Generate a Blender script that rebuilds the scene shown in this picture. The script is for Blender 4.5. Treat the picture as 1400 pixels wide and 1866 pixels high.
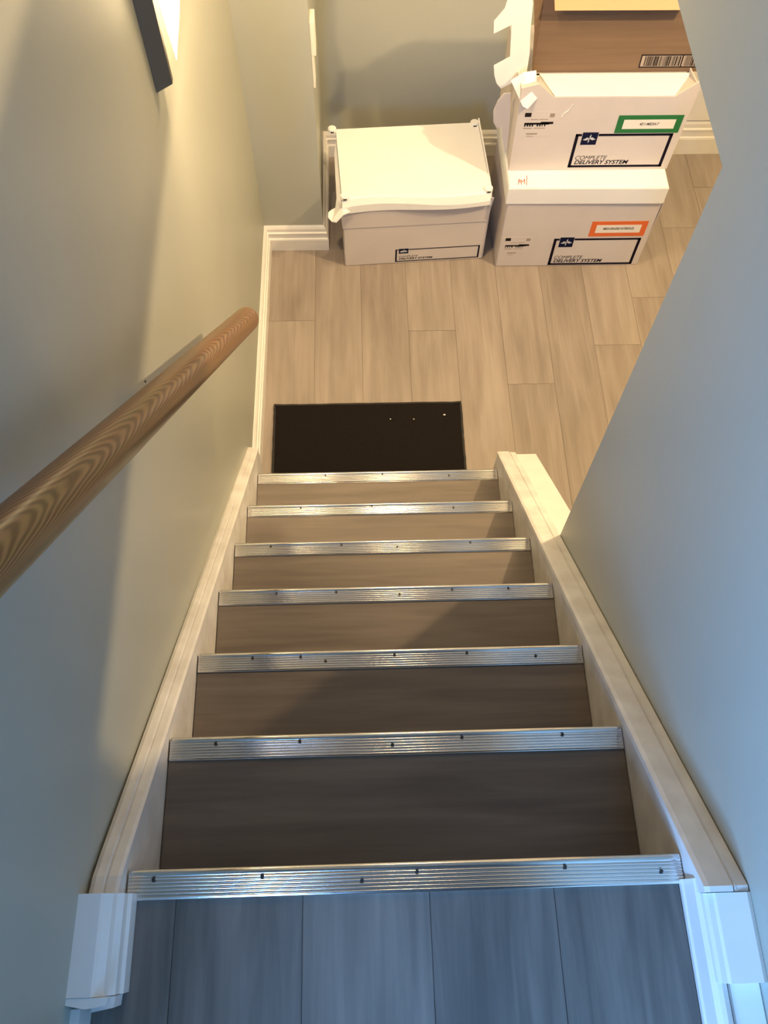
import bpy, bmesh, math, random
from mathutils import Matrix, Vector
random.seed(7)
S = bpy.context.scene
for o in list(bpy.data.objects): bpy.data.objects.remove(o)
COL = S.collection

# ---------------------------------------------------------------- camera
cd = bpy.data.cameras.new('camera'); cam = bpy.data.objects.new('camera', cd); COL.objects.link(cam)
cd.sensor_fit = 'HORIZONTAL'; cd.sensor_width = 36.0; cd.lens = 36.0 * 1511.3 / 1400.0
cd.clip_start = 0.02
PITCH, YAW, ROLL = 1.1224, 0.0589, 0.0331
f = Vector((math.sin(YAW)*math.cos(PITCH), math.cos(YAW)*math.cos(PITCH), -math.sin(PITCH)))
r0 = Vector((math.cos(YAW), -math.sin(YAW), 0)); u0 = r0.cross(f)
r = r0*math.cos(ROLL) + u0*math.sin(ROLL); u = -r0*math.sin(ROLL) + u0*math.cos(ROLL)
M = Matrix.Identity(4)
for i in range(3):
    M[i][0] = r[i]; M[i][1] = u[i]; M[i][2] = -f[i]
M[0][3], M[1][3], M[2][3] = 0.3724, -0.0699, 1.3991
cam.matrix_world = M
S.camera = cam

# ---------------------------------------------------------------- world, lights, exposure
S.view_settings.view_transform = 'Standard'; S.view_settings.look = 'None'
S.view_settings.gamma = 1.0; S.view_settings.use_curve_mapping = False
S.view_settings.exposure = 0.0
w = bpy.data.worlds.new('world'); S.world = w; w.use_nodes = True
w.node_tree.nodes['Background'].inputs['Color'].default_value = (0.45, 0.60, 0.95, 1)
w.node_tree.nodes['Background'].inputs['Strength'].default_value = 0.05

def area(name, loc, target, sx, sy, power, color):
    l = bpy.data.lights.new(name, 'AREA'); l.shape = 'RECTANGLE'; l.size = sx; l.size_y = sy
    l.energy = power; l.color = color
    o = bpy.data.objects.new(name, l); COL.objects.link(o); o.location = loc
    o.rotation_euler = (Vector(target) - Vector(loc)).to_track_quat('-Z', 'Y').to_euler()
    return o
def point(name, loc, power, color, rad=0.05):
    l = bpy.data.lights.new(name, 'POINT'); l.energy = power; l.color = color; l.shadow_soft_size = rad
    o = bpy.data.objects.new(name, l); COL.objects.link(o); o.location = loc
    return o
WARM = (1.0, 0.71, 0.385)
win = area('window_daylight', (-0.02, -1.10, 0.86), (0.93, 0.10, 0.80), 0.45, 0.9, 52.0, (0.24, 0.51, 1.0))
win.data.spread = math.radians(106)
def disc(name, loc, target, dia, power, color):
    o = area(name, loc, target, dia, dia, power, color); o.data.shape = 'DISK'; return o
disc('basement_ceiling_lamp', (0.54, 2.10, 0.94), (0.54, 2.18, 0.0), 0.20, 16.0, WARM)
point('basement_side_lamp', (2.0, 1.76, 0.88), 148.0, WARM, 0.03)
point('added_high_fill', (2.0, 1.72, 1.46), 22.0, WARM, 0.03)  # unseen fill added over the header, brightens upper left wall above a dark band

# ---------------------------------------------------------------- materials
def mat(name, color, rough=0.6, metal=0.0, spec=0.5, noise=None, bump=None, emit=None):
    """noise=(scale vec, dark colour, light colour, detail); bump=(scale vec, strength)"""
    m = bpy.data.materials.new(name); m.use_nodes = True
    nt = m.node_tree; b = nt.nodes['Principled BSDF']
    b.inputs['Base Color'].default_value = (*color, 1); b.inputs['Roughness'].default_value = rough
    b.inputs['Metallic'].default_value = metal; b.inputs['Specular IOR Level'].default_value = spec
    if noise or bump:
        tc = nt.nodes.new('ShaderNodeTexCoord')
    if noise:
        mp = nt.nodes.new('ShaderNodeMapping'); mp.inputs['Scale'].default_value = noise[0]
        nt.links.new(tc.outputs['Object'], mp.inputs['Vector'])
        n = nt.nodes.new('ShaderNodeTexNoise'); n.inputs['Scale'].default_value = 1.0
        n.inputs['Detail'].default_value = noise[3] if len(noise) > 3 else 4
        nt.links.new(mp.outputs[0], n.inputs['Vector'])
        cr = nt.nodes.new('ShaderNodeValToRGB')
        cr.color_ramp.elements[0].position = 0.3; cr.color_ramp.elements[1].position = 0.7
        cr.color_ramp.elements[0].color = (*noise[1], 1); cr.color_ramp.elements[1].color = (*noise[2], 1)
        nt.links.new(n.outputs['Fac'], cr.inputs['Fac']); nt.links.new(cr.outputs['Color'], b.inputs['Base Color'])
    if bump:
        mp2 = nt.nodes.new('ShaderNodeMapping'); mp2.inputs['Scale'].default_value = bump[0]
        nt.links.new(tc.outputs['Object'], mp2.inputs['Vector'])
        n2 = nt.nodes.new('ShaderNodeTexNoise'); n2.inputs['Scale'].default_value = 1.0; n2.inputs['Detail'].default_value = 3
        nt.links.new(mp2.outputs[0], n2.inputs['Vector'])
        bp = nt.nodes.new('ShaderNodeBump'); bp.inputs['Strength'].default_value = bump[1]; bp.inputs['Distance'].default_value = 0.002
        nt.links.new(n2.outputs['Fac'], bp.inputs['Height']); nt.links.new(bp.outputs['Normal'], b.inputs['Normal'])
    if emit:
        b.inputs['Emission Color'].default_value = (*emit[0], 1); b.inputs['Emission Strength'].default_value = emit[1]
    return m

def plank_mat(name, along, dark, light, rough):
    """wood plank: long stretched grain, broad tone patches, small knots, tone shift per board"""
    m = bpy.data.materials.new(name); m.use_nodes = True
    nt = m.node_tree; L = nt.links; b = nt.nodes['Principled BSDF']; b.inputs['Roughness'].default_value = rough
    b.inputs['Specular IOR Level'].default_value = 0.35
    tc = nt.nodes.new('ShaderNodeTexCoord'); oi = nt.nodes.new('ShaderNodeObjectInfo')
    off = nt.nodes.new('ShaderNodeVectorMath'); off.operation = 'MULTIPLY_ADD'
    cmb = nt.nodes.new('ShaderNodeCombineXYZ')
    for i in range(3): L.new(oi.outputs['Random'], cmb.inputs[i])
    off.inputs[1].default_value = (37.0, 53.0, 11.0)
    L.new(cmb.outputs[0], off.inputs[0]); L.new(tc.outputs['Object'], off.inputs[2])
    def noise(sc_along, sc_cross, detail, dist=0.0):
        mp = nt.nodes.new('ShaderNodeMapping')
        mp.inputs['Scale'].default_value = (sc_along, sc_cross, sc_cross) if along == 'x' else (sc_cross, sc_along, sc_cross)
        L.new(off.outputs[0], mp.inputs['Vector'])
        n = nt.nodes.new('ShaderNodeTexNoise'); n.inputs['Scale'].default_value = 1.0
        n.inputs['Detail'].default_value = detail; n.inputs['Distortion'].default_value = dist
        L.new(mp.outputs[0], n.inputs['Vector']); return n
    g = noise(2.2, 26.0, 5, 0.6); p = noise(1.6, 7.0, 2, 0.4); fine = noise(6.0, 120.0, 3)
    add = nt.nodes.new('ShaderNodeMath'); add.operation = 'MULTIPLY_ADD'; add.inputs[1].default_value = 0.55
    L.new(g.outputs['Fac'], add.inputs[0])
    s2 = nt.nodes.new('ShaderNodeMath'); s2.operation = 'MULTIPLY_ADD'; s2.inputs[1].default_value = 0.40
    L.new(p.outputs['Fac'], s2.inputs[0])
    s3 = nt.nodes.new('ShaderNodeMath'); s3.operation = 'MULTIPLY_ADD'; s3.inputs[1].default_value = 0.15; s3.inputs[2].default_value = -0.13
    L.new(fine.outputs['Fac'], s3.inputs[0])
    s4 = nt.nodes.new('ShaderNodeMath'); s4.operation = 'MULTIPLY_ADD'; s4.inputs[1].default_value = 0.16
    L.new(oi.outputs['Random'], s4.inputs[0]); L.new(s3.outputs[0], s4.inputs[2])
    L.new(s4.outputs[0], s2.inputs[2]); L.new(s2.outputs[0], add.inputs[2])
    cr = nt.nodes.new('ShaderNodeValToRGB'); e = cr.color_ramp.elements
    e[0].position = 0.32; e[1].position = 0.68; e[0].color = (*dark, 1); e[1].color = (*light, 1)
    L.new(add.outputs[0], cr.inputs['Fac']); L.new(cr.outputs['Color'], b.inputs['Base Color'])
    bp = nt.nodes.new('ShaderNodeBump'); bp.inputs['Strength'].default_value = 0.12; bp.inputs['Distance'].default_value = 0.001
    L.new(fine.outputs['Fac'], bp.inputs['Height']); L.new(bp.outputs['Normal'], b.inputs['Normal'])
    return m

MW = mat('wall_paint', (0.41, 0.42, 0.37), 0.42, spec=0.35, noise=((3, 3, 3), (0.40, 0.41, 0.36), (0.42, 0.43, 0.38), 2), bump=((90, 90, 90), 0.05))
MC = mat('ceiling_paint', (0.75, 0.75, 0.72), 0.8)
MT = mat('trim_paint', (0.80, 0.79, 0.77), 0.4, noise=((9, 9, 9), (0.76, 0.75, 0.73), (0.82, 0.81, 0.79), 4))
MTW = mat('trim_paint_worn', (0.76, 0.75, 0.74), 0.5, noise=((14, 14, 14), (0.62, 0.60, 0.58), (0.80, 0.79, 0.78), 6))
MPF = plank_mat('floor_plank', 'y', (0.215, 0.178, 0.155), (0.35, 0.30, 0.265), 0.5)
MPL = plank_mat('landing_plank', 'y', (0.10, 0.095, 0.09), (0.25, 0.225, 0.205), 0.5)
MPT = plank_mat('tread_plank', 'x', (0.115, 0.095, 0.083), (0.22, 0.185, 0.16), 0.45)
MGAP = mat('floor_underlay', (0.20, 0.15, 0.11), 0.9)
MAL = mat('nosing_aluminium', (0.80, 0.79, 0.79), 0.15, metal=1.0, noise=((3, 40, 40), (0.74, 0.735, 0.73), (0.84, 0.835, 0.83), 3))
MSC = mat('screw_steel', (0.06, 0.055, 0.05), 0.5, metal=0.6)
MMAT = mat('mat_black_pile', (0.010, 0.008, 0.008), 0.95, spec=0.1, noise=((300, 300, 300), (0.006, 0.005, 0.005), (0.018, 0.014, 0.013), 2), bump=((400, 400, 400), 0.8))
MMB = mat('mat_rubber_edge', (0.012, 0.010, 0.010), 0.7)
MCRUMB = mat('crumb_white', (0.7, 0.7, 0.66), 0.8)
MBOX = mat('white_cardboard', (0.62, 0.57, 0.55), 0.75, spec=0.2, noise=((5, 5, 5), (0.60, 0.55, 0.53), (0.64, 0.59, 0.57), 3))
MLID = mat('white_lid_board', (0.82, 0.82, 0.80), 0.6, spec=0.3, noise=((5, 5, 5), (0.80, 0.80, 0.78), (0.85, 0.85, 0.83), 3))
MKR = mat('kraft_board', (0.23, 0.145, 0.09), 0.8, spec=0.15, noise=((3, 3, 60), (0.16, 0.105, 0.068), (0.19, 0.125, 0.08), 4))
MKL = mat('kraft_board_lit', (0.58, 0.34, 0.19), 0.8, spec=0.15)  # lid kraft made paler, bright light on the bent flap put into its colour
MNV = mat('print_navy', (0.007, 0.005, 0.014), 0.8, spec=0.1)
MLOGO = mat('print_logo_navy', (0.006, 0.008, 0.035), 0.8, spec=0.1)
MPW = mat('print_pale_emblem', (0.55, 0.58, 0.65), 0.6)
MPB = mat('print_black', (0.018, 0.013, 0.012), 0.8, spec=0.1)
MPG = mat('print_grey', (0.33, 0.27, 0.22), 0.7)
MGR = mat('sticker_green', (0.012, 0.16, 0.045), 0.5)
MOR = mat('sticker_orange', (0.72, 0.14, 0.03), 0.5)
MSW = mat('sticker_white', (0.82, 0.77, 0.70), 0.5)
MRED = mat('ink_red', (0.40, 0.01, 0.025), 0.8, spec=0.1)
MOUT = mat('switch_plastic', (0.82, 0.78, 0.66), 0.4)
MGLS = mat('sconce_glass', (0.95, 0.9, 0.8), 0.4, emit=((1.0, 0.75, 0.42), 15.0))
MBAR = mat('sconce_metal', (0.16, 0.145, 0.115), 0.5, metal=0.3)
MHW = mat('grey_bracket_metal', (0.35, 0.34, 0.32), 0.4, metal=0.9)

def rail_mat():
    m = bpy.data.materials.new('rail_oak'); m.use_nodes = True
    nt = m.node_tree; L = nt.links; b = nt.nodes['Principled BSDF']; b.inputs['Roughness'].default_value = 0.33
    tc = nt.nodes.new('ShaderNodeTexCoord')
    # cathedral grain: parabolas along the rail, phase = K z + Q u^2 + noise
    sp = nt.nodes.new('ShaderNodeSeparateXYZ'); L.new(tc.outputs['Object'], sp.inputs[0])
    def mth(op, a, b):
        n_ = nt.nodes.new('ShaderNodeMath'); n_.operation = op
        for i_, v_ in enumerate((a, b)):
            if isinstance(v_, (int, float)): n_.inputs[i_].default_value = v_
            else: L.new(v_, n_.inputs[i_])
        return n_.outputs[0]
    mpn = nt.nodes.new('ShaderNodeMapping'); mpn.inputs['Scale'].default_value = (25, 25, 4)
    L.new(tc.outputs['Object'], mpn.inputs['Vector'])
    nn = nt.nodes.new('ShaderNodeTexNoise'); nn.inputs['Scale'].default_value = 1.0; nn.inputs['Detail'].default_value = 2
    L.new(mpn.outputs[0], nn.inputs['Vector'])
    uu = mth('ADD', mth('MULTIPLY', mth('ADD', sp.outputs[0], sp.outputs[1]), 0.707), -0.002)
    ph = mth('ADD', mth('MULTIPLY', sp.outputs[2], 26.0), mth('MULTIPLY', mth('MULTIPLY', uu, uu), 9000.0))
    ph = mth('ADD', ph, mth('MULTIPLY', nn.outputs['Fac'], 5.0))
    wv = nt.nodes.new('ShaderNodeMath'); wv.operation = 'MULTIPLY_ADD'; wv.inputs[1].default_value = 0.5; wv.inputs[2].default_value = 0.5
    L.new(mth('SINE', mth('MULTIPLY', ph, 6.2832), 0.0), wv.inputs[0])
    cr = nt.nodes.new('ShaderNodeValToRGB'); e = cr.color_ramp.elements
    e[0].position = 0.1; e[0].color = (0.165, 0.078, 0.026, 1); e[1].position = 0.95; e[1].color = (0.37, 0.20, 0.08, 1)
    L.new(wv.outputs[0], cr.inputs['Fac'])
    mp2 = nt.nodes.new('ShaderNodeMapping'); mp2.inputs['Scale'].default_value = (130, 130, 5)
    L.new(tc.outputs['Object'], mp2.inputs['Vector'])
    n = nt.nodes.new('ShaderNodeTexNoise'); n.inputs['Scale'].default_value = 1; n.inputs['Detail'].default_value = 4
    L.new(mp2.outputs[0], n.inputs['Vector'])
    mx = nt.nodes.new('ShaderNodeMix'); mx.data_type = 'RGBA'; mx.blend_type = 'MULTIPLY'; mx.inputs[0].default_value = 0.45
    L.new(cr.outputs['Color'], mx.inputs[6]); L.new(n.outputs['Color'], mx.inputs[7])
    L.new(mx.outputs[2], b.inputs['Base Color'])
    return m
MRAIL = rail_mat()

# ---------------------------------------------------------------- mesh helpers
def obj(name, bm, m, parent=None, kind=None, smooth=False):
    me = bpy.data.meshes.new(name); bmesh.ops.recalc_face_normals(bm, faces=bm.faces[:]); bm.to_mesh(me); bm.free()
    if m: me.materials.append(m)
    if smooth:
        for p in me.polygons: p.use_smooth = True
    o = bpy.data.objects.new(name, me); COL.objects.link(o)
    if parent: o.parent = parent
    if kind: o['kind'] = kind
    return o
def empty(name, loc=(0, 0, 0), rz=0.0):
    o = bpy.data.objects.new(name, None); COL.objects.link(o); o.location = loc; o.rotation_euler = (0, 0, rz)
    o.empty_display_size = 0.05
    return o
def tag(o, label, cat, group=None):
    o['label'] = label; o['category'] = cat
    if group: o['group'] = group
    return o
def box(bm, a, b, bev=0.0):
    vs = [bm.verts.new((x, y, z)) for z in (a[2], b[2]) for y in (a[1], b[1]) for x in (a[0], b[0])]
    fs = [bm.faces.new([vs[i] for i in q]) for q in ((0, 2, 3, 1), (4, 5, 7, 6), (0, 1, 5, 4), (2, 6, 7, 3), (0, 4, 6, 2), (1, 3, 7, 5))]
    if bev:
        es = list({e for f_ in fs for e in f_.edges})
        bmesh.ops.bevel(bm, geom=es, offset=bev, segments=2, affect='EDGES')
    return bm
def B(a, b, bev=0.0): return box(bmesh.new(), a, b, bev)
def prism(bm, pts, vec):
    """closed outline pts (3D) extruded by vec"""
    v = Vector(vec); a = [bm.verts.new(p) for p in pts]; b = [bm.verts.new(Vector(p) + v) for p in pts]
    n = len(pts); bm.faces.new(a); bm.faces.new(b[::-1])
    for i in range(n): bm.faces.new((a[i], a[(i+1) % n], b[(i+1) % n], b[i]))
    return bm
def sweep(bm, sections):
    """list of equal-length closed 3D outlines, joined into a solid"""
    rows = [[bm.verts.new(p) for p in s] for s in sections]; n = len(rows[0])
    for a, b in zip(rows, rows[1:]):
        for i in range(n): bm.faces.new((a[i], a[(i+1) % n], b[(i+1) % n], b[i]))
    bm.faces.new(rows[0]); bm.faces.new(rows[-1][::-1])
    return bm
def cyl(bm, c, axis, r1, r2, h, seg=16):
    rot = Vector((0, 0, 1)).rotation_difference(Vector(axis).normalized()).to_matrix().to_4x4()
    mt = Matrix.Translation(Vector(c) + Vector(axis).normalized()*h/2) @ rot
    bmesh.ops.create_cone(bm, cap_ends=True, segments=seg, radius1=r1, radius2=r2, depth=h, matrix=mt)
    return bm
def text_mesh(name, s, size, loc, m, parent, shear=0.0, width=None, bold=0.0, align='LEFT'):
    """flat lettering in the local XZ plane facing -y, extruded a hair"""
    c = bpy.data.curves.new(name, 'FONT'); c.body = s; c.size = size; c.shear = shear; c.extrude = 0.0002; c.offset = bold
    c.align_x = align
    t = bpy.data.objects.new(name, c); COL.objects.link(t)
    dg = bpy.context.evaluated_depsgraph_get(); dg.update()
    me = bpy.data.meshes.new_from_object(t.evaluated_get(dg)); bpy.data.objects.remove(t)
    me.name = name
    xs = [v.co.x for v in me.vertices]; sx = 1.0
    if width: sx = width / (max(xs) - min(xs))
    mn = min(xs)
    for v in me.vertices:
        x, y, z = v.co; v.co = ((x - mn)*sx if align == 'LEFT' else x*sx, -z, y)
    me.materials.clear(); me.materials.append(m)
    o = bpy.data.objects.new(name, me); COL.objects.link(o); o.location = loc
    if parent: o.parent = parent
    return o

# ---------------------------------------------------------------- dimensions
H, R, ZF, W = 0.20366, 0.2252, -1.4384, 0.858
YN = [-0.005, 0.2335, 0.4545, 0.6805, 0.900, 1.122, 1.349]      # front edges of the nosings
YB, YR = 2.612, 3.19                                             # return wall, back wall of the room
XR = 0.925                                                       # stair-side face of the right wall
ZT = 2.45
def xl(y): return -0.046 + 0.0062*y                              # left wall face

# ---------------------------------------------------------------- room shell
bm = bmesh.new()
prism(bm, [(xl(-1.6), -1.6, ZF - .1), (xl(YB), YB, ZF - .1), (-0.16, YB, ZF - .1), (-0.16, -1.6, ZF - .1)], (0, 0, ZT - ZF + .1))
obj('wall_left', bm, MW, kind='structure')
obj('wall_return', B((-0.16, YB, ZF - .1), (0.225, YR + .1, 0.95)), MW, kind='structure')
obj('wall_back', B((0.225, YR, ZF - .1), (3.4, YR + .1, 1.8)), MW, kind='structure')
# right wall: full height beside the stair, a header above the opening; unseen cutout over the header added to pass fill light
bm = bmesh.new()
pts = [(-1.6, -1.0), (0.852, -1.0), (0.926, 0.505), (YR, 0.545), (YR, 0.80), (1.12, 0.80), (1.12, ZT), (-1.6, ZT)]
prism(bm, [(XR, y, z) for y, z in pts], (0.125, 0, 0))
obj('wall_right', bm, MW, kind='structure')
obj('wall_right_upper', B((XR, 1.12, 1.8), (1.05, 2.05, ZT)), MW, kind='structure')
obj('wall_far_right', B((3.4, -1.6, ZF - .1), (3.5, YR + .1, 1.8)), MW, kind='structure')
obj('wall_front', B((1.05, -1.7, ZF - .1), (3.5, -1.6, 1.8)), MW, kind='structure')
obj('ceiling', B((1.05, -1.7, 1.8), (3.5, YR + .1, 1.9)), MC, kind='structure')
obj('ceiling.001', B((-0.16, 1.95, 0.95), (XR, YR + .1, 1.05)), MC, kind='structure')
obj('wall_upper', B((-0.16, 1.95, 1.05), (XR, 2.05, ZT)), MW, kind='structure')
obj('ceiling.002', B((-0.16, -1.7, ZT), (1.05, 2.05, ZT + .1)), MC, kind='structure')
# knee wall that carries the stair past the end of the right wall
def cap(y): return 0.035 - 0.87*y
bm = bmesh.new()
prism(bm, [(0.89, y, z) for y, z in ((-0.2, ZF), (1.392, ZF), (1.392, cap(1.392) - .012), (0.3, cap(0.3) - .012), (-0.2, cap(0.3) - .012))], (0.108, 0, 0))
obj('wall_low', bm, MT, kind='structure')

# skirt boards with a moulded cap, level over the landing
def skirt(name, prof, path):
    secs = [[(x, y, max(z + dz, ZF + 0.001)) for x, dz in prof] for y, z in path]
    return obj(name, sweep(bmesh.new(), secs), MTW, kind='structure')
pR = [(0.923, -.30), (0.923, .000), (0.906, .002), (0.903, .004), (0.901, .000), (0.898, .007), (0.864, .008), (0.857, .004), (0.856, -.010), (0.8595, -.014), (0.8595, -.30)]
skirt('trim_right', pR, [(1.395, cap(1.395)), (-0.045, cap(-0.045)), (-0.052, 0.080), (-0.060, 0.079)])
def capL(y): return 0.032 - 0.855*y
pL = [(-0.041, -.30), (-0.041, .004), (-0.034, .008), (-0.022, .008), (-0.020, .001), (-0.017, .004), (-0.004, .003), (0.001, -.001), (0.001, -.012), (-0.0015, -.015), (-0.0015, -.30)]
skirt('trim_left', pL, [(1.445, capL(1.445)), (1.40, capL(1.40)), (0.02, capL(0.02)), (-0.012, 0.040), (-0.040, 0.052)])

# ---------------------------------------------------------------- baseboards
PB = [(0, 0), (.021, 0), (.021, .060), (.019, .066), (.0145, .069), (.0145, .088), (.0165, .091), (.0165, .097), (.011, .101), (.011, .116), (.007, .124), (.003, .130), (0, .130)]
def baseboard(name, pts, k=1.0, m=MT):
    """pts: (wall x, wall y, dir x, dir y) the mitred run of the wall line"""
    secs = [[(x + d*dx, y + d*dy, ZF + 0.0062 + h*k) for d, h in PB] for x, y, dx, dy in pts]
    return obj(name, sweep(bmesh.new(), secs), m, kind='structure')
baseboard('baseboard_left', [(xl(1.36), 1.36, 1, 0), (xl(YB), YB, 1, -1)])
baseboard('baseboard_return', [(xl(YB), YB, 1, -1), (0.225, YB, 1, -1), (0.225, YR, 1, -1)])
baseboard('baseboard_back', [(0.225, YR, 1, -1), (1.70, YR, 0, -1)])
baseboard('baseboard_right', [(1.70, YR, 0, -1), (3.4, YR, 0, -1)], 1.38)
# white casing boards on the back wall beside the boxes
obj('trim_back', B((1.70, YR - .014, ZF + .187), (3.4, YR, -0.55), 0.003), MT, kind='structure')

# ---------------------------------------------------------------- floors with their planks
fl = obj('floor', B((-0.16, -1.7, ZF - .12), (3.5, YR + .1, ZF)), MGAP, kind='structure')
SX = [-0.03, 0.185, 0.383, 0.581, 0.780, 0.978, 1.172, 1.362, 1.560, 1.762, 1.958, 2.152, 2.35, 2.55]
cuts = {3: [2.138], 4: [2.65], 2: [1.62], 5: [1.86], 6: [2.49], 7: [2.05], 8: [2.30], 9: [2.70], 10: [1.75, 2.95], 1: [2.95], 0: [2.2], 11: [2.4], 12: [2.1]}
for i, (x0, x1) in enumerate(zip(SX, SX[1:])):
    y0 = 1.30 if x0 < 0.85 else 0.55
    ys = [y0] + cuts.get(i, []) + [YR]
    for a, b in zip(ys, ys[1:]):
        dz = random.uniform(-.0004, .0004)
        o = obj('plank', B((x0 + .0003, a + .0003, -0.004), (x1 - .0003, b - .0003, 0.006 + dz), 0.0008), MPF, fl)
        o.location = (0, 0, ZF)
ZP = ZF + 0.0062                                                   # top of the floor planks

ld = obj('landing', B((-0.16, -1.6, -0.20), (XR, -0.040, -0.006)), MGAP, kind='structure')
LX = [-0.10, 0.076, 0.269, 0.463, 0.655, 0.850, 0.99]
for x0, x1 in zip(LX, LX[1:]):
    obj('plank', B((max(x0, -0.045) + .0003, -1.59, -0.006), (min(x1, 0.905) - .0003, -0.036, random.uniform(-.0004, .0003)), 0.0008), MPL, ld)

# ---------------------------------------------------------------- staircase
st = tag(empty('staircase', (0.43, 0.7, ZF)), 'grey wood-plank staircase with ribbed aluminium nosing strips going down to the lower floor', 'staircase')
def sc(name, bm, m, parent=st, smooth=False):
    bm.transform(Matrix.Translation((-0.43, -0.7, -ZF)))
    return obj(name, bm, m, parent, smooth=smooth)
SCREWS = [(.045, .24, .42, .52, .79, .965), (.10, .285, .49, .645, .87), (.14, .265, .33, .51, .70, .88), (.17, .35, .54, .70, .87), (.12, .36, .55, .80), (.20, .47, .78), (.28, .52, .8)]
for k in range(7):
    z, y = -k*H, YN[k]
    if k:
        sc('tread', B((0.0, YN[k-1] - .036, z - .030), (W, y - .002, z), 0.0015), MPT)
    zb = ZF if k == 6 else -(k+1)*H
    if k == 0: zt = -0.2005
    sc('riser', B((0.0, y - .036, zb), (W, y - .022, (z - .0305) if k else -0.022), 0.0008), MPT)
    # ribbed aluminium angle: flat ribs on top, rounded lip, short drop
    prof = [(y - .041, z), (y - .041, z + .0025)]
    for q in range(6):
        a = y - .0395 + q*.0052
        prof += [(a + .0045*j/5, z + .0026 + .0024*math.sin(math.pi*j/5)) for j in range(6)]
    prof += [(y - .0075, z + .0044), (y - .002, z + .0042), (y + .0015, z + .002), (y + .0022, z - .002), (y + .0022, z - .022), (y + .0004, z - .022), (y - .0010, z - .002), (y - .002, z)]
    if k == 0:
        prof = [(a, b + .0006) for a, b in prof]
    x1 = W - .003
    nz = sc('nosing_strip', prism(bmesh.new(), [(0.002, a, b) for a, b in prof], (x1, 0, 0)), MAL, smooth=True)
    nz.modifiers.new('edge', 'EDGE_SPLIT').split_angle = 0.95
    for q, fr in enumerate(SCREWS[k]):
        sy = y - .012 - (.0105 if q % 3 == 2 else 0.0)
        sc('screw', cyl(bmesh.new(), (0.002 + fr*(W - .006), sy, z + .0045), (0, 0, 1), .0034, .0026, .0022, 8), MSC, nz)

# ---------------------------------------------------------------- landing blocks and baseboards
def multi(name, boxes, m, kind='structure', bev=.002):
    bm = bmesh.new()
    for a, b in boxes: box(bm, a, b, bev)
    return obj(name, bm, m, kind=kind)
# left end block: deep white cap, moulded board on its stair side
LB = obj('trim_landing_left', sweep(bmesh.new(), [[(x, y, z) for x, z in
     ((-0.056, 0.0), (-0.056, .076), (-0.050, .083), (-0.014, .083), (-0.010, .078), (0.000, .070), (0.003, .060), (0.012, .054), (0.012, .034), (0.017, .030), (0.017, .0))]
     for y in (-0.036, -0.166)]), MT, kind='structure')
obj('trim_landing_left.001', prism(bmesh.new(), [(-0.058, -0.1665, .066), (-0.058, -0.1725, .066), (-0.02, -0.180, .066), (0.008, -0.176, .066), (0.010, -0.1665, .066)], (0, 0, .016)), MT, kind='structure')
obj('trim_landing_left.002', prism(bmesh.new(), [(-0.022, -0.167, .016), (-0.018, -0.186, .016), (0.012, -0.181, .016), (0.013, -0.167, .016)], (0, 0, .040)), MTW, kind='structure')
obj('trim_landing_left.003', prism(bmesh.new(), [(-0.052, -0.1815, 0.0), (-0.034, -0.1815, 0.0), (-0.036, -0.60, 0.0), (-0.054, -0.60, 0.0)], (0, 0, .055)), MT, kind='structure')
# right end block and the landing baseboard that runs on from it
obj('trim_landing_right', sweep(bmesh.new(), [[(x, y, z) for x, z in
     ((0.9245, 0.0), (0.9245, .080), (0.918, .084), (0.872, .084), (0.868, .081), (0.866, .066), (0.862, .060), (0.862, .0))]
     for y in (-0.061, -0.176)]), MT, kind='structure')
obj('baseboard_landing', sweep(bmesh.new(), [[(x, y, z) for x, z in
     ((0.905, 0.0), (0.905, .030), (0.878, .034), (0.874, .058), (0.866, .062), (0.863, .050), (0.856, .046), (0.853, .012), (0.850, .009), (0.850, .0))]
     for y in (-0.040, -1.0)]), MT, kind='structure')
obj('trim_landing_right.001', B((0.8785, -1.0, 0.031), (0.9245, -0.1765, 0.052), .002), MT, kind='structure')

# ---------------------------------------------------------------- handrail
hr = tag(empty('handrail', (0.034, 0.9, 0.02)), 'round oak wood handrail sloping down the left wall', 'handrail')
P0, P1 = Vector((0.008, -0.30, 1.191)), Vector((0.086, 1.310, -0.311))
ax = (P1 - P0).normalized(); LEN = (P1 - P0).length
bm = bmesh.new(); NS = 28; rows = []
for t, k in [(0.0, 1.0), (0.3, 1), (0.6, 1), (LEN - .012, 1), (LEN - .004, .93), (LEN, .80)]:
    ring = []
    for i in range(NS):
        a = 2*math.pi*i/NS
        # mopstick profile: round with a flattened underside
        px, py = math.cos(a)*.031, math.sin(a)*.031
        if py < -.024: py = -.024
        ring.append(bm.verts.new((px*k, py*k, t)))
    rows.append(ring)
for a, b in zip(rows, rows[1:]):
    for i in range(NS): bm.faces.new((a[i], a[(i+1) % NS], b[(i+1) % NS], b[i]))
bm.faces.new(rows[0]); bm.faces.new(rows[-1][::-1])
rl = obj('rail', bm, MRAIL, hr, smooth=True)
up = Vector((1, 0, 0)).cross(ax)
if up.z < 0: up = -up
X = up.cross(ax).normalized(); mw = Matrix.Identity(4)
for i in range(3): mw[i][0] = X[i]; mw[i][1] = up[i]; mw[i][2] = ax[i]; mw[i][3] = P0[i]
rl.matrix_parent_inverse = Matrix.Identity(4); rl.matrix_basis = Matrix.Translation((-0.034, -0.9, -0.02)) @ mw
mod = rl.modifiers.new('edge', 'EDGE_SPLIT'); mod.split_angle = 0.7
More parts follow.
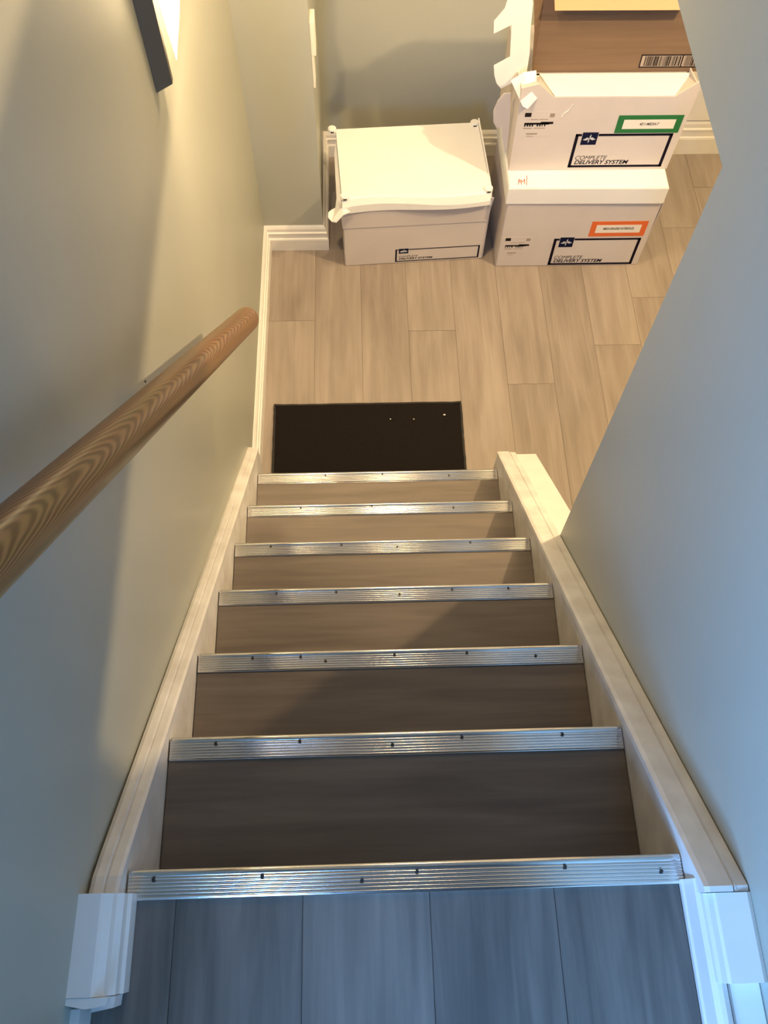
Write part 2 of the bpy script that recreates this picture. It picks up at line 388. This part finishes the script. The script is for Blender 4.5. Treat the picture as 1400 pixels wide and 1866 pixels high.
for t in (0.95, 1.50):
    p = P0 + ax*t
    q = Vector((xl(p.y) - .001, p.y, p.z - .085))
    bm = bmesh.new()
    cyl(bm, q, (1, 0, 0), .016, .014, .005, 14)
    cyl(bm, q + Vector((.004, 0, 0)), p - q - Vector((.004, 0, 0)), .0065, .0065, (p - q).length - .012, 10)
    bm.transform(Matrix.Translation((-0.034, -0.9, -0.02)))
    obj('wall_bracket', bm, MHW, hr)

bm = bmesh.new(); cyl(bm, (xl(.858) - .001, .858, .067), (1, 0, 0), .0028, .0022, .003, 8)
bm.transform(Matrix.Translation((-0.034, -0.9, -0.02))); obj('screw', bm, MSC, hr)

# ---------------------------------------------------------------- wall sconce
sconce = tag(empty('wall_sconce', (-0.037, 1.50, 0.21)), 'lit wall sconce with dark vertical bar and pointed white glass at top of left wall', 'lamp')
ys = 1.50
bm = prism(bmesh.new(), [(-0.0365, 1.467, .222), (-0.003, 1.481, .232), (-0.003, 1.495, .232), (-0.0365, 1.495, .222)], (0, 0, .62))
bm.transform(Matrix.Translation((.037, -1.50, -.21))); obj('mounting_bar', bm, MBAR, sconce)
bm = bmesh.new(); rows = []
for t, rr in ((0.0, .0008), (.03, .008), (.08, .022), (.14, .036), (.24, .055), (.36, .070)):
    rows.append([bm.verts.new((0.000 + (math.sin(a)*rr if 0 <= a <= math.pi else 0), 1.553 + math.cos(a)*rr, .235 + t)) for a in [math.pi*i/14 for i in range(15)]])
for a, b in zip(rows, rows[1:]):
    for i in range(14): bm.faces.new((a[i], a[i+1], b[i+1], b[i]))
    bm.faces.new((a[14], a[0], b[0], b[14]))
bm.faces.new(rows[0]); bm.faces.new(rows[-1][::-1])
bm.transform(Matrix.Translation((.037, -1.50, -.21))); obj('glass_shade', bm, MGLS, sconce, smooth=False)
bm = B((-0.0365, 1.4955, .45), (-0.0005, 1.60, .60), .002)
bm.transform(Matrix.Translation((.037, -1.50, -.21))); obj('back_plate', bm, MBAR, sconce)


sl = bpy.data.lights.new('sconce_downlight', 'SPOT'); sl.energy = 55.0; sl.color = WARM; sl.spot_size = math.radians(125); sl.spot_blend = 0.8; sl.shadow_soft_size = 0.03
so = bpy.data.objects.new('sconce_downlight', sl); COL.objects.link(so); so.location = (0.10, 1.67, 0.60)
so.rotation_euler = Vector((-0.12, 0.55, -1.0)).to_track_quat('-Z', 'Y').to_euler()

# ---------------------------------------------------------------- light switch on the return
sw = tag(empty('light_switch', (0.225, 2.63, -0.52)), 'cream light switch plate on the wall corner behind the stacked boxes', 'switch')
for nm, a, b in (('cover_plate', (0, -.012, -.125), (.008, .06, -.0005)), ('switch_box', (0, -.012, 0.0), (.017, .06, .122))):
    obj(nm, B(a, b, .0015), MOUT, sw)

# ---------------------------------------------------------------- floor mat
fm = tag(empty('door_mat', (0.40, 1.60, ZP)), 'black doormat lying on the floor at the foot of the stairs', 'mat')
a, b = (-0.376, -0.225), (0.378, 0.175)
obj('pile', B((a[0] + .006, a[1], 0), (b[0] - .006, b[1] - .006, .007), .002), MMAT, fm)
bm = bmesh.new()
def tube(bm, pts, rad, seg=8):
    rows = []
    for i, p in enumerate(pts):
        p = Vector(p); d = (Vector(pts[min(i+1, len(pts)-1)]) - Vector(pts[max(i-1, 0)])).normalized()
        s = d.cross(Vector((0, 0, 1)));  s = s.normalized() if s.length > 1e-4 else Vector((1, 0, 0)); t = s.cross(d)
        rows.append([bm.verts.new(p + rad*(math.cos(2*math.pi*k/seg)*s + math.sin(2*math.pi*k/seg)*t)) for k in range(seg)])
    for x, y in zip(rows, rows[1:]):
        for k in range(seg): bm.faces.new((x[k], x[(k+1) % seg], y[(k+1) % seg], y[k]))
    bm.faces.new(rows[0]); bm.faces.new(rows[-1][::-1]); return bm
pts = [(a[0] + .004, a[1], .006)]
for i in range(1, 20): pts.append((a[0] + .004 + random.uniform(-.001, .001), a[1] + (b[1] - a[1])*i/20, .006))
pts += [(a[0] + .002, b[1] - .002, .007)]
for i in range(1, 20): pts.append((a[0] + (b[0] - a[0])*i/20, b[1] - .004 + random.uniform(-.001, .001), .006))
pts += [(b[0] - .002, b[1] - .002, .007)]
for i in range(1, 20): pts.append((b[0] - .004 + random.uniform(-.0015, .0015), b[1] - (b[1] - a[1])*i/20, .006))
obj('stitched_border', tube(bm, pts, .005), MMB, fm, smooth=True)
for i, (x, y, s, t) in enumerate(((0.706, 1.712, .0045, 'white crumb near the right corner of the black mat'),
                                  (0.583, 1.695, .003, 'middle one of three white crumbs on the black mat'),
                                  (0.490, 1.697, .003, 'leftmost of three white crumbs on the black mat'))):
    bm = bmesh.new(); bmesh.ops.create_icosphere(bm, subdivisions=1, radius=s)
    for v in bm.verts: v.co = (v.co.x*random.uniform(.9, 1.6), v.co.y*random.uniform(.6, 1), v.co.z*.6)
    o = obj('paper_crumb', bm, MCRUMB); o.location = (x, y, ZP + .0072 + s*.45)
    tag(o, t, 'crumb', 'white crumbs on the black mat')

# ---------------------------------------------------------------- boxes
def decal(name, x0, z0, x1, z1, m, parent, y=0.0, t=.0006, skew=0.0):
    return obj(name, prism(bmesh.new(), [(x0, y, z0), (x1, y, z0), (x1 + skew, y, z1), (x0 + skew, y, z1)], (0, -t, 0)), m, parent)
def frame(parent, x0, z0, x1, z1, wv, wh, gap, m=MNV):
    bm = bmesh.new()
    for a in ((x0, z0, x0 + wv, z1), (x1 - wv, z0, x1, z1), (x0, z0, x1, z0 + wh), (x0, z1 - wh, x0 + gap[0], z1), (x0 + gap[1], z1 - wh, x1, z1)):
        prism(bm, [(a[0], 0, a[1]), (a[2], 0, a[1]), (a[2], 0, a[3]), (a[0], 0, a[3])], (0, -.0006, 0))
    return obj('label_frame', bm, m, parent)
def emblem(parent, cx, cz, s, sz):
    lg = decal('logo_square', cx - s, cz - sz, cx + s, cz + sz, MLOGO, parent, t=.0008)
    bm = bmesh.new()
    def leaf(dx, dz, wdt):
        n = Vector((-dz, 0, dx)).normalized()*wdt
        p = [Vector((cx, -.0008, cz)), Vector((cx + dx*.5, -.0008, cz + dz*.5)) + n, Vector((cx + dx, -.0008, cz + dz)), Vector((cx + dx*.5, -.0008, cz + dz*.5)) - n]
        prism(bm, p, (0, -.0005, 0))
    leaf(s*.82, -s*.10, .005); leaf(-s*.82, -s*.18, .005); leaf(s*.12, sz*.72, .0028); leaf(-s*.08, -sz*.72, .0026)
    leaf(s*.45, sz*.22, .0022); leaf(-s*.45, sz*.18, .0022)
    obj('star_emblem', bm, MPW, lg)
def address_label(parent, x, z, k=1.0):
    wl = decal('small_print_label', x, z - .105*k, x + .135*k, z + .005, MBOX, parent, t=.0003)
    bm = bmesh.new()
    def q(x0, z0, x1, z1): prism(bm, [(x + x0*k, -.0003, z + z0*k), (x + x1*k, -.0003, z + z0*k), (x + x1*k, -.0003, z + z1*k), (x + x0*k, -.0003, z + z1*k)], (0, -.0004, 0))
    q(.010, -.018, .034, -.001); q(.014, -.052, .108, -.044); q(.075, -.050, .122, -.040)
    for i in range(9): 
        if i not in (4,): q(.014 + i*.0095, -.060, .014 + i*.0095 + .006*random.uniform(.4, 1.1), -.046)
    obj('barcode_print', bm, MPB, wl, 'stuff')
    bm = bmesh.new()
    q(.104, -.020, .122, -.004); q(.035, -.031, .062, -.028); q(.066, -.031, .10, -.028)
    q(.012, -.070, .045, -.066); q(.052, -.069, .095, -.066); q(.028, -.096, .070, -.090); q(.030, -.105, .056, -.103)
    obj('address_print', bm, MPG, wl, 'stuff')
def carton_label(parent, x0, z0, x1, z1, small=False):
    h = z1 - z0
    wv, wh = (.012, .010) if not small else (.007, .0045)
    frame(parent, x0, z0, x1, z1, wv, wh, (.024, .088) if not small else (.014, .058))
    s, sz = (.030, .028) if not small else (.021, .014)
    emblem(parent, x0 + (.056 if not small else .036), z1 - sz*.75, s, sz)
    if small:
        text_mesh('lettering', 'COMPLETE', .014, (x0 + .016, -.0001, z0 + .026), MPB, parent, .25, .085)
        text_mesh('lettering', 'DELIVERY SYSTEM', .014, (x0 + .016, -.0001, z0 + .012), MPB, parent, .25, .15, .0004)
    else:
        text_mesh('lettering', 'COMPLETE', .026, (x0 + .022, -.0001, z0 + .0375), MPB, parent, .25, .125)
        text_mesh('lettering', 'DELIVERY SYSTEM', .026, (x0 + .022, -.0001, z0 + .0155), MNV, parent, .25, .215, .0006)
def sticker(parent, x0, z0, x1, z1, m, words, nm):
    s = obj(nm, B((x0, -.0008, z0), (x1, 0, z1)), m, parent)
    iw, ih = (x1 - x0)*.10, (z1 - z0)*.24
    decal('sticker_window', x0 + iw, z0 + ih, x1 - iw, z1 - ih, MSW, s, y=-.0008, t=.0003)
    text_mesh('lettering', words, (z1 - z0)*.2, ((x0 + x1)/2, -.0012, (z0 + z1)/2 - .004), MPB, s, .2, (x1 - x0)*(.30 if len(words) < 14 else .55), .0003, 'CENTER')

# --- lower right carton
def shell(parent, w_, d_, h_, taper=0.0, name='body', m=MBOX, bev=.003):
    bm = bmesh.new()
    sweep(bm, [[(0, 0, 0), (w_, 0, 0), (w_, d_, 0), (0, d_, 0)], [(-taper, -taper, h_), (w_ + taper, -taper, h_), (w_ + taper, d_ + taper, h_), (-taper, d_ + taper, h_)]])
    bmesh.ops.bevel(bm, geom=bm.edges[:], offset=bev, segments=2, affect='EDGES')
    return obj(name, bm, m, parent)
c1 = tag(empty('carton', (0.981, 2.485, ZP), 0.0), 'closed white lidded carton with orange sticker under the open carton', 'box')
shell(c1, 0.632, 0.42, 0.372)
bm = bmesh.new()
lid = [(-.008, -.004), (.632, -.010), (.640, .425), (-.008, .425)]
sweep(bm, [[(x, y, .362) for x, y in lid], [(x*1.0, y, .440) for x, y in lid], [(x*.985 + .004, y*1.0 + .006, .449) for x, y in lid]])
bmesh.ops.bevel(bm, geom=[e for e in bm.edges], offset=.002, segments=1, affect='EDGES')
l1 = obj('lid', bm, MLID, c1)
bm = bmesh.new()
for a, b, c, d in ((0, 0, 6, 14), (6, 14, 8, 4), (12, 0, 12, 12), (12, 12, 18, 6), (18, 6, 24, 12), (24, 2, 26, 14), (30, -2, 36, 22)):
    k = .0011; p, q = Vector((.03 + a*k, .012 + c*0, .4495)), Vector((.03 + c*k, .012, .4495))
    p.y, q.y = .010 + b*k*2, .010 + d*k*2
    tube(bm, [p, q], .0012, 4)
obj('handwritten_mark', bm, MRED, l1)
obj('side_flap', prism(bmesh.new(), [(.6325, .015, .004), (.6325, .40, .004), (.641, .42, .355), (.641, .008, .355)], (.003, 0, 0)), MBOX, c1)
fa = c1
carton_label(c1, .230, .006, .604, .164)
sticker(c1, .371, .176, .608, .260, MOR, 'MEDI-GRADED INTERFACE', 'orange_sticker')
address_label(c1, .012, .172, .95)

# --- upper right carton, open, with its kraft-lined lid standing up
Z2 = ZP + .4495
c2 = tag(empty('carton', (0.981, 2.572, Z2 + .0012), 0.0), 'open white carton with green sticker and raised kraft lid on top of stack', 'box')
bm = bmesh.new()
prism(bm, [(0, 0, 0), (.634, 0, 0), (.640, 0, .365), (.628, 0, .385), (.560, 0, .327), (.118, 0, .327), (.052, 0, .382), (-.008, 0, .365)], (0, .006, 0))
obj('front_panel', bm, MBOX, c2)
obj('side_panel', prism(bmesh.new(), [(0, .0065, 0), (0, .41, 0), (-.008, .41, .330), (-.008, .12, .345), (-.008, .0065, .365)], (.005, 0, 0)), MBOX, c2)
obj('side_panel', prism(bmesh.new(), [(.629, .0065, 0), (.629, .41, 0), (.634, .41, .330), (.634, .12, .345), (.634, .0065, .365)], (.005, 0, 0)), MBOX, c2)
obj('back_panel', B((.006, .404, 0), (.628, .41, .326)), MBOX, c2)
obj('bottom_panel', B((.006, .0065, 0.0), (.628, .4035, .006)), MKR, c2)
tf = obj('top_flap', prism(bmesh.new(), [(.120, .001, .328), (.558, .001, .328), (.640, .122, .329), (.075, .122, .329)], (0, 0, .004)), MLID, c2)
obj('top_flap', prism(bmesh.new(), [(.006, .130, .327), (.628, .130, .327), (.628, .403, .327), (.006, .403, .327)], (0, 0, .004)), MBOX, c2)
obj('corner_flap', prism(bmesh.new(), [(.118, .0065, .322), (.052, .0065, .378), (-.004, .0065, .360), (-.004, .10, .330), (.080, .122, .3225)], (0, .001, .004)), MBOX, c2)
obj('corner_flap', prism(bmesh.new(), [(.560, .0065, .322), (.628, .0065, .380), (.634, .0065, .362), (.634, .10, .330), (.636, .122, .3225)], (0, .001, .004)), MBOX, c2)
# crumpled corner of the front-left fold
bm = bmesh.new()
def poly3(bm, pts, t=(0, .003, 0)): return prism(bm, pts, t)
sweep(bm, [[(-.060, .030, .332), (-.058, .033, .332), (-.056, .036, .334)], [(-.020, -.022, .285), (-.018, -.019, .286), (-.016, -.016, .288)], [(.012, -.030, .272), (.014, -.027, .273), (.016, -.024, .275)], [(.068, -.008, .296), (.070, -.005, .297), (.072, -.002, .299)]])
bm.free(); bm = bmesh.new()
v = [bm.verts.new(p) for p in ((-.040, .060, .352), (.000, .060, .384), (.046, .060, .392), (.055, .000, .325), (.022, -.024, .300), (.004, -.016, .304), (.030, -.002, .350))]
for t in ((0, 1, 6), (1, 2, 6), (2, 3, 6), (3, 4, 6), (4, 5, 6), (5, 0, 6)): bm.faces.new([v[i] for i in t])
o = obj('corner_fold', bm, MLID, c2); md = o.modifiers.new('thick', 'SOLIDIFY'); md.thickness = .003
# raised lid: kraft inside, white ears down its left edge
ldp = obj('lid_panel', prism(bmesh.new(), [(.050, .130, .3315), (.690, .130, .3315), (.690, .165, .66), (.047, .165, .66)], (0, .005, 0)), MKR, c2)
obj('lid_front_flap', prism(bmesh.new(), [(.079, .100, .585), (.545, .100, .585), (.56, .165, .665), (.066, .165, .665)], (0, .003, .002)), MKL, c2)
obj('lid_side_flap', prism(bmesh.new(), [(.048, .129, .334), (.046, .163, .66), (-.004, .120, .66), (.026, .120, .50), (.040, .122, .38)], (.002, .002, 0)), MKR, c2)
EAR = [(-.090, .580), (-.121, .536), (-.116, .491), (-.058, .523), (-.053, .480), (-.045, .402), (-.099, .368), (-.092, .330), (-.080, .298), (-.060, .275), (-.020, .300), (.026, .336), (.024, .415), (.012, .500), (.004, .600), (-.01, .64), (-.08, .64)]
obj('lid_ear', prism(bmesh.new(), [(x, .118, z) for x, z in EAR], (0, .004, 0)), MLID, c2)
# loose ear standing off the left side
EAR2 = [(-.066, .148), (-.082, .176), (-.088, .225), (-.078, .268), (-.060, .298), (-.034, .300), (-.022, .200), (-.012, .060), (-.0135, .020), (-.040, .110), (-.046, .155)]
obj('side_ear', prism(bmesh.new(), [(x + .002, .060, z) for x, z in EAR2], (0, .004, 0)), MBOX, c2)
carton_label(c2, .232, .012, .607, .169)
sticker(c2, .376, .172, .622, .250, MGR, '4211-MEDIX-7', 'green_sticker')
address_label(c2, .012, .265, 1.0)
obj('tape_wrinkle', tube(bmesh.new(), [(.190, -.0008, .300), (.182, -.0008, .275), (.168, -.0008, .262), (.160, -.0008, .245)], .002, 5), MSW, c2)
# barcode panel printed on the kraft
bm = bmesh.new(); bw = bmesh.new()
def lidpt(x, z): return (x, .1295 + (z - .3315)*(.035/.3285), z)
def lq(bm_, x0, z0, x1, z1, o_=.0006):
    prism(bm_, [Vector(lidpt(x0, z0)) + Vector((0, -.0002, 0)), Vector(lidpt(x1, z0)) + Vector((0, -.0002, 0)), Vector(lidpt(x1, z1)) + Vector((0, -.0002, 0)), Vector(lidpt(x0, z1)) + Vector((0, -.0002, 0))], (0, -o_, 0))
lq(bw, .440, .348, .690, .396, .0003)
for a_ in ((.440, .348, .690, .352), (.440, .392, .690, .396), (.440, .348, .444, .396), (.592, .348, .597, .396)): lq(bm, *a_)
x = .456
while x < .685:
    wd = random.choice((.0012, .002, .0035, .005))
    if not (.586 < x < .602): lq(bm, x, .354, x + wd, .390)
    x += wd + random.choice((.0012, .002, .003))
bp_ = obj('barcode_panel', bw, MPG, ldp); obj('barcode_print', bm, MPB, bp_)

# --- left carton with a loose lid carrying four corner knobs
c3 = tag(empty('carton', (0.316, 2.4975, ZP), 0.058), 'white carton with loose wavy lid and corner knobs left of the stack', 'box')
shell(c3, .612, .40, .345)
obj('folded_rim', prism(bmesh.new(), [(-.004, -.003, .225), (.604, -.003, .222), (.617, -.005, .352), (-.014, -.005, .352)], (0, .0028, 0)), MBOX, c3)
bm = bmesh.new()
n = 24; rows = []
def wav(s): return .004*math.sin(s*2*math.pi*1.0 + .6)
for i in range(n + 1):
    s = i/n; x = -.002 + s*.602
    yf = -.012 + .010*math.sin(math.pi*s*1.9 + .2)
    zt = .384 + .002*math.sin(s*9)
    rows.append([(x, yf + .004, .346), (x, yf - .003, .318 + .012*s), (x, yf - .007, .318 + .012*s), (x, yf - .006, .352 + .004*math.sin(s*6)), (x, yf + .006, zt - .006), (x, yf + .013, zt), (x, .395, .386), (x, .402, .380), (x, .402, .346)])
sweep(bm, rows)
ldl = obj('lid', bm, MLID, c3)
for x, y in ((.010, .008), (.590, .008), (-.018, .392), (.585, .388)):
    bm = bmesh.new(); cyl(bm, (x, y, .3845), (0, 0, 1), .019, .017, .013, 20)
    bmesh.ops.bevel(bm, geom=[e for e in bm.edges if abs(e.verts[0].co.z - e.verts[1].co.z) < 1e-5 and e.verts[0].co.z > .39], offset=.003, segments=2, affect='EDGES')
    kb = obj('corner_knob', bm, MLID, ldl)
    obj('knob_slot', B((x - .007, y - .0188, .3850), (x + .007, y - .0150, .3905)), MPB, kb)
obj('lid_side_rim', prism(bmesh.new(), [(.602, -.012, .318), (.602, .41, .348), (.602, .41, .395), (.602, .20, .388), (.602, .01, .378)], (.006, 0, 0)), MLID, ldl)
bm = bmesh.new()
tabp = [(.030, -.030), (.000, -.044), (-.030, -.052), (-.050, -.046), (-.062, -.024), (-.060, .002), (-.046, .018), (-.030, .026), (-.022, .060), (-.020, .16), (-.016, .30), (-.003, .39), (-.003, 0)]
prism(bm, [(x, y, .340 - (.030 if x < -.02 else 0)*(1 if y < .05 else .3)) for x, y in tabp], (0, 0, .004))
obj('lid_tab', bm, MLID, ldl)
carton_label(c3, .221, .009, .592, .083, True)
